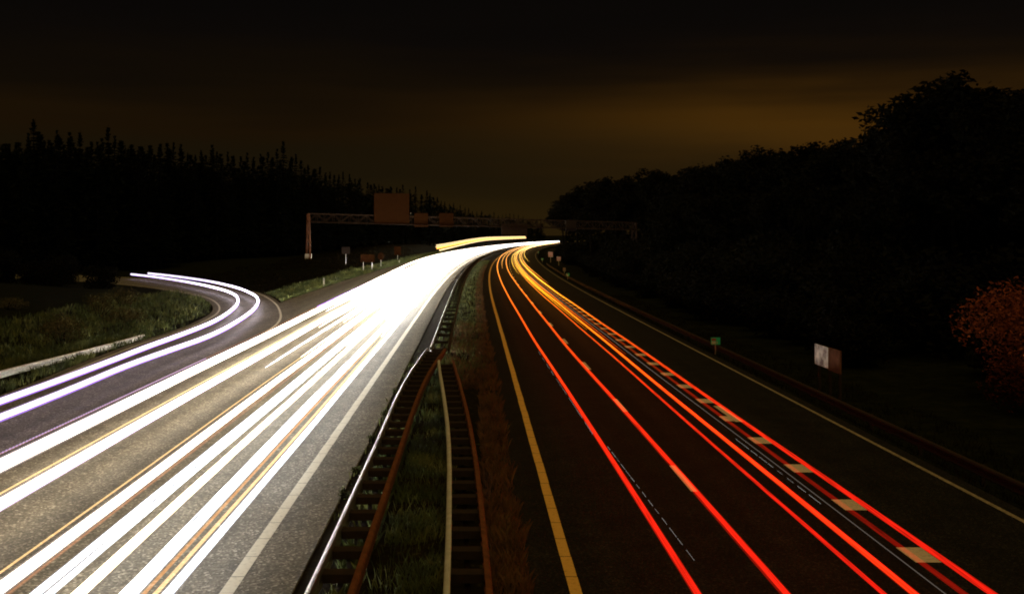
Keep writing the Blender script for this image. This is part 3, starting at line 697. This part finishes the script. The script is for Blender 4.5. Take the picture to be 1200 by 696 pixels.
def broad(seed, H=17, leaf=.30, dens=1.0):
    random.seed(seed); tr = MB(); cr_ = MB()
    limb(tr, (0, 0, -1), (.2, .1, H * .35), .32, .24); top = Vector((.2, .1, H * .35))
    limb(tr, top, (.1, -.2, H * .75), .24, .08)
    for i in range(14):
        a = i * 2.4 + random.random(); f = random.uniform(.3, .95); st = Vector((.15, 0, H * (.28 + .4 * f * .8)))
        L = H * .27 * random.uniform(.55, 1.1) * (1.15 - .55 * f); e_ = Vector((math.cos(a) * L, math.sin(a) * L, H * (.38 + .52 * f)))
        limb(tr, st, e_, .11, .03)
        for j in range(4):
            c = e_ + Vector((random.gauss(0, 1), random.gauss(0, 1), random.gauss(0, .8))) * .95
            r = random.uniform(.9, 1.9); limb(tr, st.lerp(e_, .7), c, .04, .012)
            leafcloud(cr_, c, (r, r, r * .75), int(75 * dens * r), leaf)
    for _ in range(5):
        c = Vector((random.gauss(0, .8), random.gauss(0, .8), H * random.uniform(.84, 1.0))); leafcloud(cr_, c, (1.1, 1.1, .9), int(70 * dens), leaf)
    return tr, cr_
def make_tree(name, tr, cr_, m, label, cat, group):
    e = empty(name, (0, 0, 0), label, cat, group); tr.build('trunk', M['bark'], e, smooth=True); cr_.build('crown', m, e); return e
proto = {}
def place(kind, mk, x, y, s, rz, label=None, group=None, zoff=0, sx=1):
    seedk = random.choice(list(mk))
    key = (kind, seedk)
    if key not in proto:
        st = random.getstate()
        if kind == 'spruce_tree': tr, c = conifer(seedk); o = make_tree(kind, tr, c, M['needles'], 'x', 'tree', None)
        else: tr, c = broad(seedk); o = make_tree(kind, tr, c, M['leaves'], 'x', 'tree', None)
        random.setstate(st); proto[key] = o
    else: o = copy_tree(proto[key])
    o.location = (x, y, gz(x, y) + zoff); o.rotation_euler = (0, 0, rz); o.scale = (s * sx, s * sx, s)
    o['label'] = label; o['group'] = group; return o
def skyline(pts): return interp(pts)
SKL = skyline([(-250, 130), (-60, 142), (0, 150), (25, 154), (50, 146), (100, 156), (150, 156), (200, 165), (250, 170), (300, 177), (340, 172), (375, 194), (420, 202), (460, 212), (500, 222), (530, 236), (560, 246), (600, 250), (640, 256)])
SKR = skyline([(640, 262), (655, 240), (668, 222), (700, 212), (740, 200), (765, 196), (800, 186), (850, 184), (900, 172), (950, 160), (1010, 172), (1040, 168), (1056, 140), (1075, 108), (1100, 88), (1130, 78), (1170, 84), (1200, 92), (1300, 80), (1500, 60)])
random.seed(11)
SG = 'spruces of the dark wood on the left'; BG_ = 'broadleaf trees of the dark wood on the right'
def depthL(px): return float(np.interp(px, [-300, 0, 200, 340, 400, 450, 500, 550, 600, 640], [165, 172, 200, 228, 270, 320, 380, 520, 760, 900]))
def depthR(px): return float(np.interp(px, [640, 655, 700, 800, 900, 1000, 1070, 1150, 1300, 1500], [420, 360, 262, 190, 160, 140, 112, 100, 80, 62]))
px = -260.0
peaks = {50: 'tallest spruce standing out of the skyline at far left', 140: 'pointed spruce sticking up above the left wood', 343: 'double-topped tall spruce above the wood left of the gantry'}
done = set(); rows = 0
while px < 636:
    y = depthL(px) * random.uniform(.98, 1.06); x = (px - 555) / F * y; top = EYE + (275 - SKL(px)) * y / F
    hh = top - gz(x, y); lab = 'dark spruce in the unlit wood along the left side'; s = hh / 20.5 * random.uniform(.88, 1.02)
    for k, v in peaks.items():
        if k not in done and abs(px - k) < 14: done.add(k); lab = v; s = hh / 20.5 * 1.07
    place('spruce_tree', (1, 2, 3, 4, 5), x, y, s, random.random() * 6.28, lab, SG, sx=random.uniform(1.0, 1.4))
    px += random.uniform(5, 9) if px < 500 else random.uniform(3.5, 6)
# second row, standing a little in front and lower, closes the wood
px = -240.0
while px < 600:
    y = depthL(px) * random.uniform(1.05, 1.18); x = (px - 555) / F * y; top = EYE + (275 - SKL(px) - 6) * y / F; hh = top - gz(x, y)
    place('spruce_tree', (1, 2, 3, 4, 5), x, y, hh / 20.5 * random.uniform(.92, 1.0), random.random() * 6.28, 'dark spruce in the unlit wood along the left side', SG, sx=random.uniform(1.7, 2.4))
    px += random.uniform(9, 15)
px = 660.0; done = set()
while px < 1460:
    y = depthR(px) * random.uniform(.95, 1.08); y = max(y, 242) if px < 765 else y; x = (px - 555) / F * y; top = EYE + (275 - SKR(px)) * y / F; hh = top - gz(x, y)
    lab = 'dark broadleaf tree in the unlit wood along the right side'; s = hh / 17.3 * random.uniform(.9, 1.04)
    if 1085 < px < 1120 and 'a' not in done: done.add('a'); lab = 'tall rounded tree rising highest at the right of the skyline'
    if px < 675 and 'b' not in done: done.add('b'); lab = 'last broadleaf tree of the right wood, nearest the gap over the bend'
    place('broadleaf_tree', (21, 22, 23, 24), x, y, s, random.random() * 6.28, lab, BG_, sx=random.uniform(.95, 1.25))
    px += random.uniform(13, 20) * (1 if px < 1000 else 1.7)
px = 668.0
while px < 1500:      # front row, lower trees
    y = depthR(px) * random.uniform(.80, .90); x = (px - 555) / F * y
    if x - cx(y) < 22: x = 22.5 + cx(y)
    top = EYE + (275 - SKR(px)) * y / F * .62; hh = top - gz(x, y)
    if px < 770: px += 24; continue
    place('broadleaf_tree', (21, 22, 23, 24), x, y, hh / 17.3 * random.uniform(.85, 1.0), random.random() * 6.28, 'dark broadleaf tree in the unlit wood along the right side', BG_, sx=random.uniform(1.2, 1.5))
    px += random.uniform(22, 34) * (1 if px < 1000 else 1.6)
px = 664.0
while px < 1400:      # back row
    y = depthR(px) * random.uniform(1.12, 1.25); x = (px - 555) / F * y; top = EYE + (275 - SKR(px) - 8) * y / F; hh = top - gz(x, y)
    place('broadleaf_tree', (21, 22, 23, 24), x, y, hh / 17.3 * random.uniform(.85, .98), random.random() * 6.28, 'dark broadleaf tree in the unlit wood along the right side', BG_, sx=random.uniform(1.2, 1.5))
    px += random.uniform(30, 45)
# undergrowth that closes each wood under the crowns
def undergrowth(name, pxs, dep, sky, m, label, frac):
    b = MB()
    for px in pxs:
        for _ in range(5):
            y = dep(px) * random.uniform(1.02, 1.3); x = (px + random.uniform(-6, 6) - 555) / F * y; z0 = gz(x, y); top = (EYE + (275 - sky(px)) * y / F) * frac
            for q in range(3):
                zc = z0 + (top - z0) * random.random() ** 1.3; leafcloud(b, (x, y, zc), (2.6, 2.6, 2.2), 26, .9)
    tag(b.build(name, m), label, 'undergrowth', kind='stuff')
undergrowth('undergrowth', np.arange(-260, 640, 9), depthL, SKL, M['needles'], 'dense dark undergrowth and low boughs inside the left wood', .80)
undergrowth('undergrowth', np.arange(668, 1500, 9), depthR, SKR, M['leaves'], 'dense dark undergrowth and low boughs inside the right wood', .80)

# bushes
def bush(seed, r, h, n, leaf, m, label, cat='bush', loc=(0, 0), group=None, name='bush'):
    random.seed(seed); tr = MB(); c = MB()
    e = empty(name, (loc[0], loc[1], gz(*loc)), label, cat, group)
    for i in range(16):
        a = random.random() * 6.283; q = Vector((math.cos(a) * r * random.uniform(.2, .85), math.sin(a) * r * random.uniform(.2, .85), h * random.uniform(.22, .95)))
        limb(tr, Vector((q.x * .1, q.y * .1, -.2)), q, .035, .008)
        leafcloud(c, q * .9, (r * .5, r * .5, h * .3), n // 16, leaf)
    tr.build('stem', M['bark'], e); c.build('foliage', m, e); return e
bush(51, 4.6, 4.9, 26000, .10, M['autumn'], 'autumn bush with orange-red leaves at the right edge of the picture', loc=(24.9, 43))
M['autumn_d'] = leafmat('autumn_leaves_dark', (.02, .006, .003), (.10, .022, .008))  # darker copy of the autumn leaves, dimness low down put into the colour
bush(52, 2.4, 2.4, 4500, .08, M['autumn_d'], 'low rust-coloured bush in front of the large autumn bush', loc=(21.6, 40.5))
random.seed(5)
bl = [(-23.5, 62), (-26, 68), (-30, 60), (-25, 78), (-29, 84), (-34, 72), (-31, 96), (-38, 88), (-24.5, 54), (-28, 50)]
for i, (x, y) in enumerate(bl):
    bush(60 + i, random.uniform(.9, 1.8), random.uniform(.8, 2.0), 1400, .07, M['shrub'], 'dim leafy shrub in the dark verge left of the slip road', loc=(x, y), group='shrubs on the left verge')
random.seed(9)
for i in range(5):
    y = (26, 28.5, 33, 38, 43)[i]
    bush(80 + i, .16, .3, 110, .035, M['blade'], 'small weed growing at the asphalt edge by the central guard rail', cat='weed', loc=(-3.1, y), group='weeds along the asphalt edge', name='weed')

# dark thickets that line the wood's foot and hide the slip road's far end
def thicket(key, seed, r, h):
    o = bush(seed, r, h, 3600, .17, M['leaves'], 'x', loc=(0, 0), name='thicket_bush'); return o
random.seed(31)
def thicket_row(pts, label, group):
    P0 = [None, None]
    for i, (x, y, sc) in enumerate(pts):
        k = i % 2
        if k not in THK: THK[k] = thicket(k, 200 + k, 2.4 + .4 * k, 3.0 + .5 * k); o = THK[k]
        else: o = copy_tree(THK[k])
        o.location = (x, y, gz(x, y) - .1); o.scale = (sc, sc, sc * random.uniform(.8, 1.15)); o.rotation_euler = (0, 0, random.random() * 6.28)
        o['label'] = label; o['group'] = group
THK = {}
pr = []
y = 24.0
while y < 330:
    u = 19.5 + random.uniform(-.6, 2.0) + (5.5 if 36 < y < 50 else 0); pr.append((u + cx(y), y, random.uniform(.75, 1.15)))
    if y < 200: pr.append((u + cx(y) + random.uniform(4, 7), y + 2, random.uniform(1.1, 1.6)))
    y += random.uniform(4.2, 6.5) * (1 if y < 120 else 1.6)
thicket_row(pr, 'dark thicket bush at the foot of the right wood, behind the verge', 'thicket bushes along the right wood')
pl = [(-52 - 5.0 * i + random.uniform(-1, 1), 139 + 1.2 * i + random.uniform(-3, 1), random.uniform(.8, 1.3)) for i in range(14)]
pl += [(random.uniform(-95, -42), random.uniform(78, 132), random.uniform(.5, 1.0)) for i in range(34)]
pl = [p for p in pl if d_ramp(p[0], p[1]) > 7.5]
thicket_row(pl, 'dark bush on the rough ground inside the slip-road bend', 'bushes inside the slip-road bend')
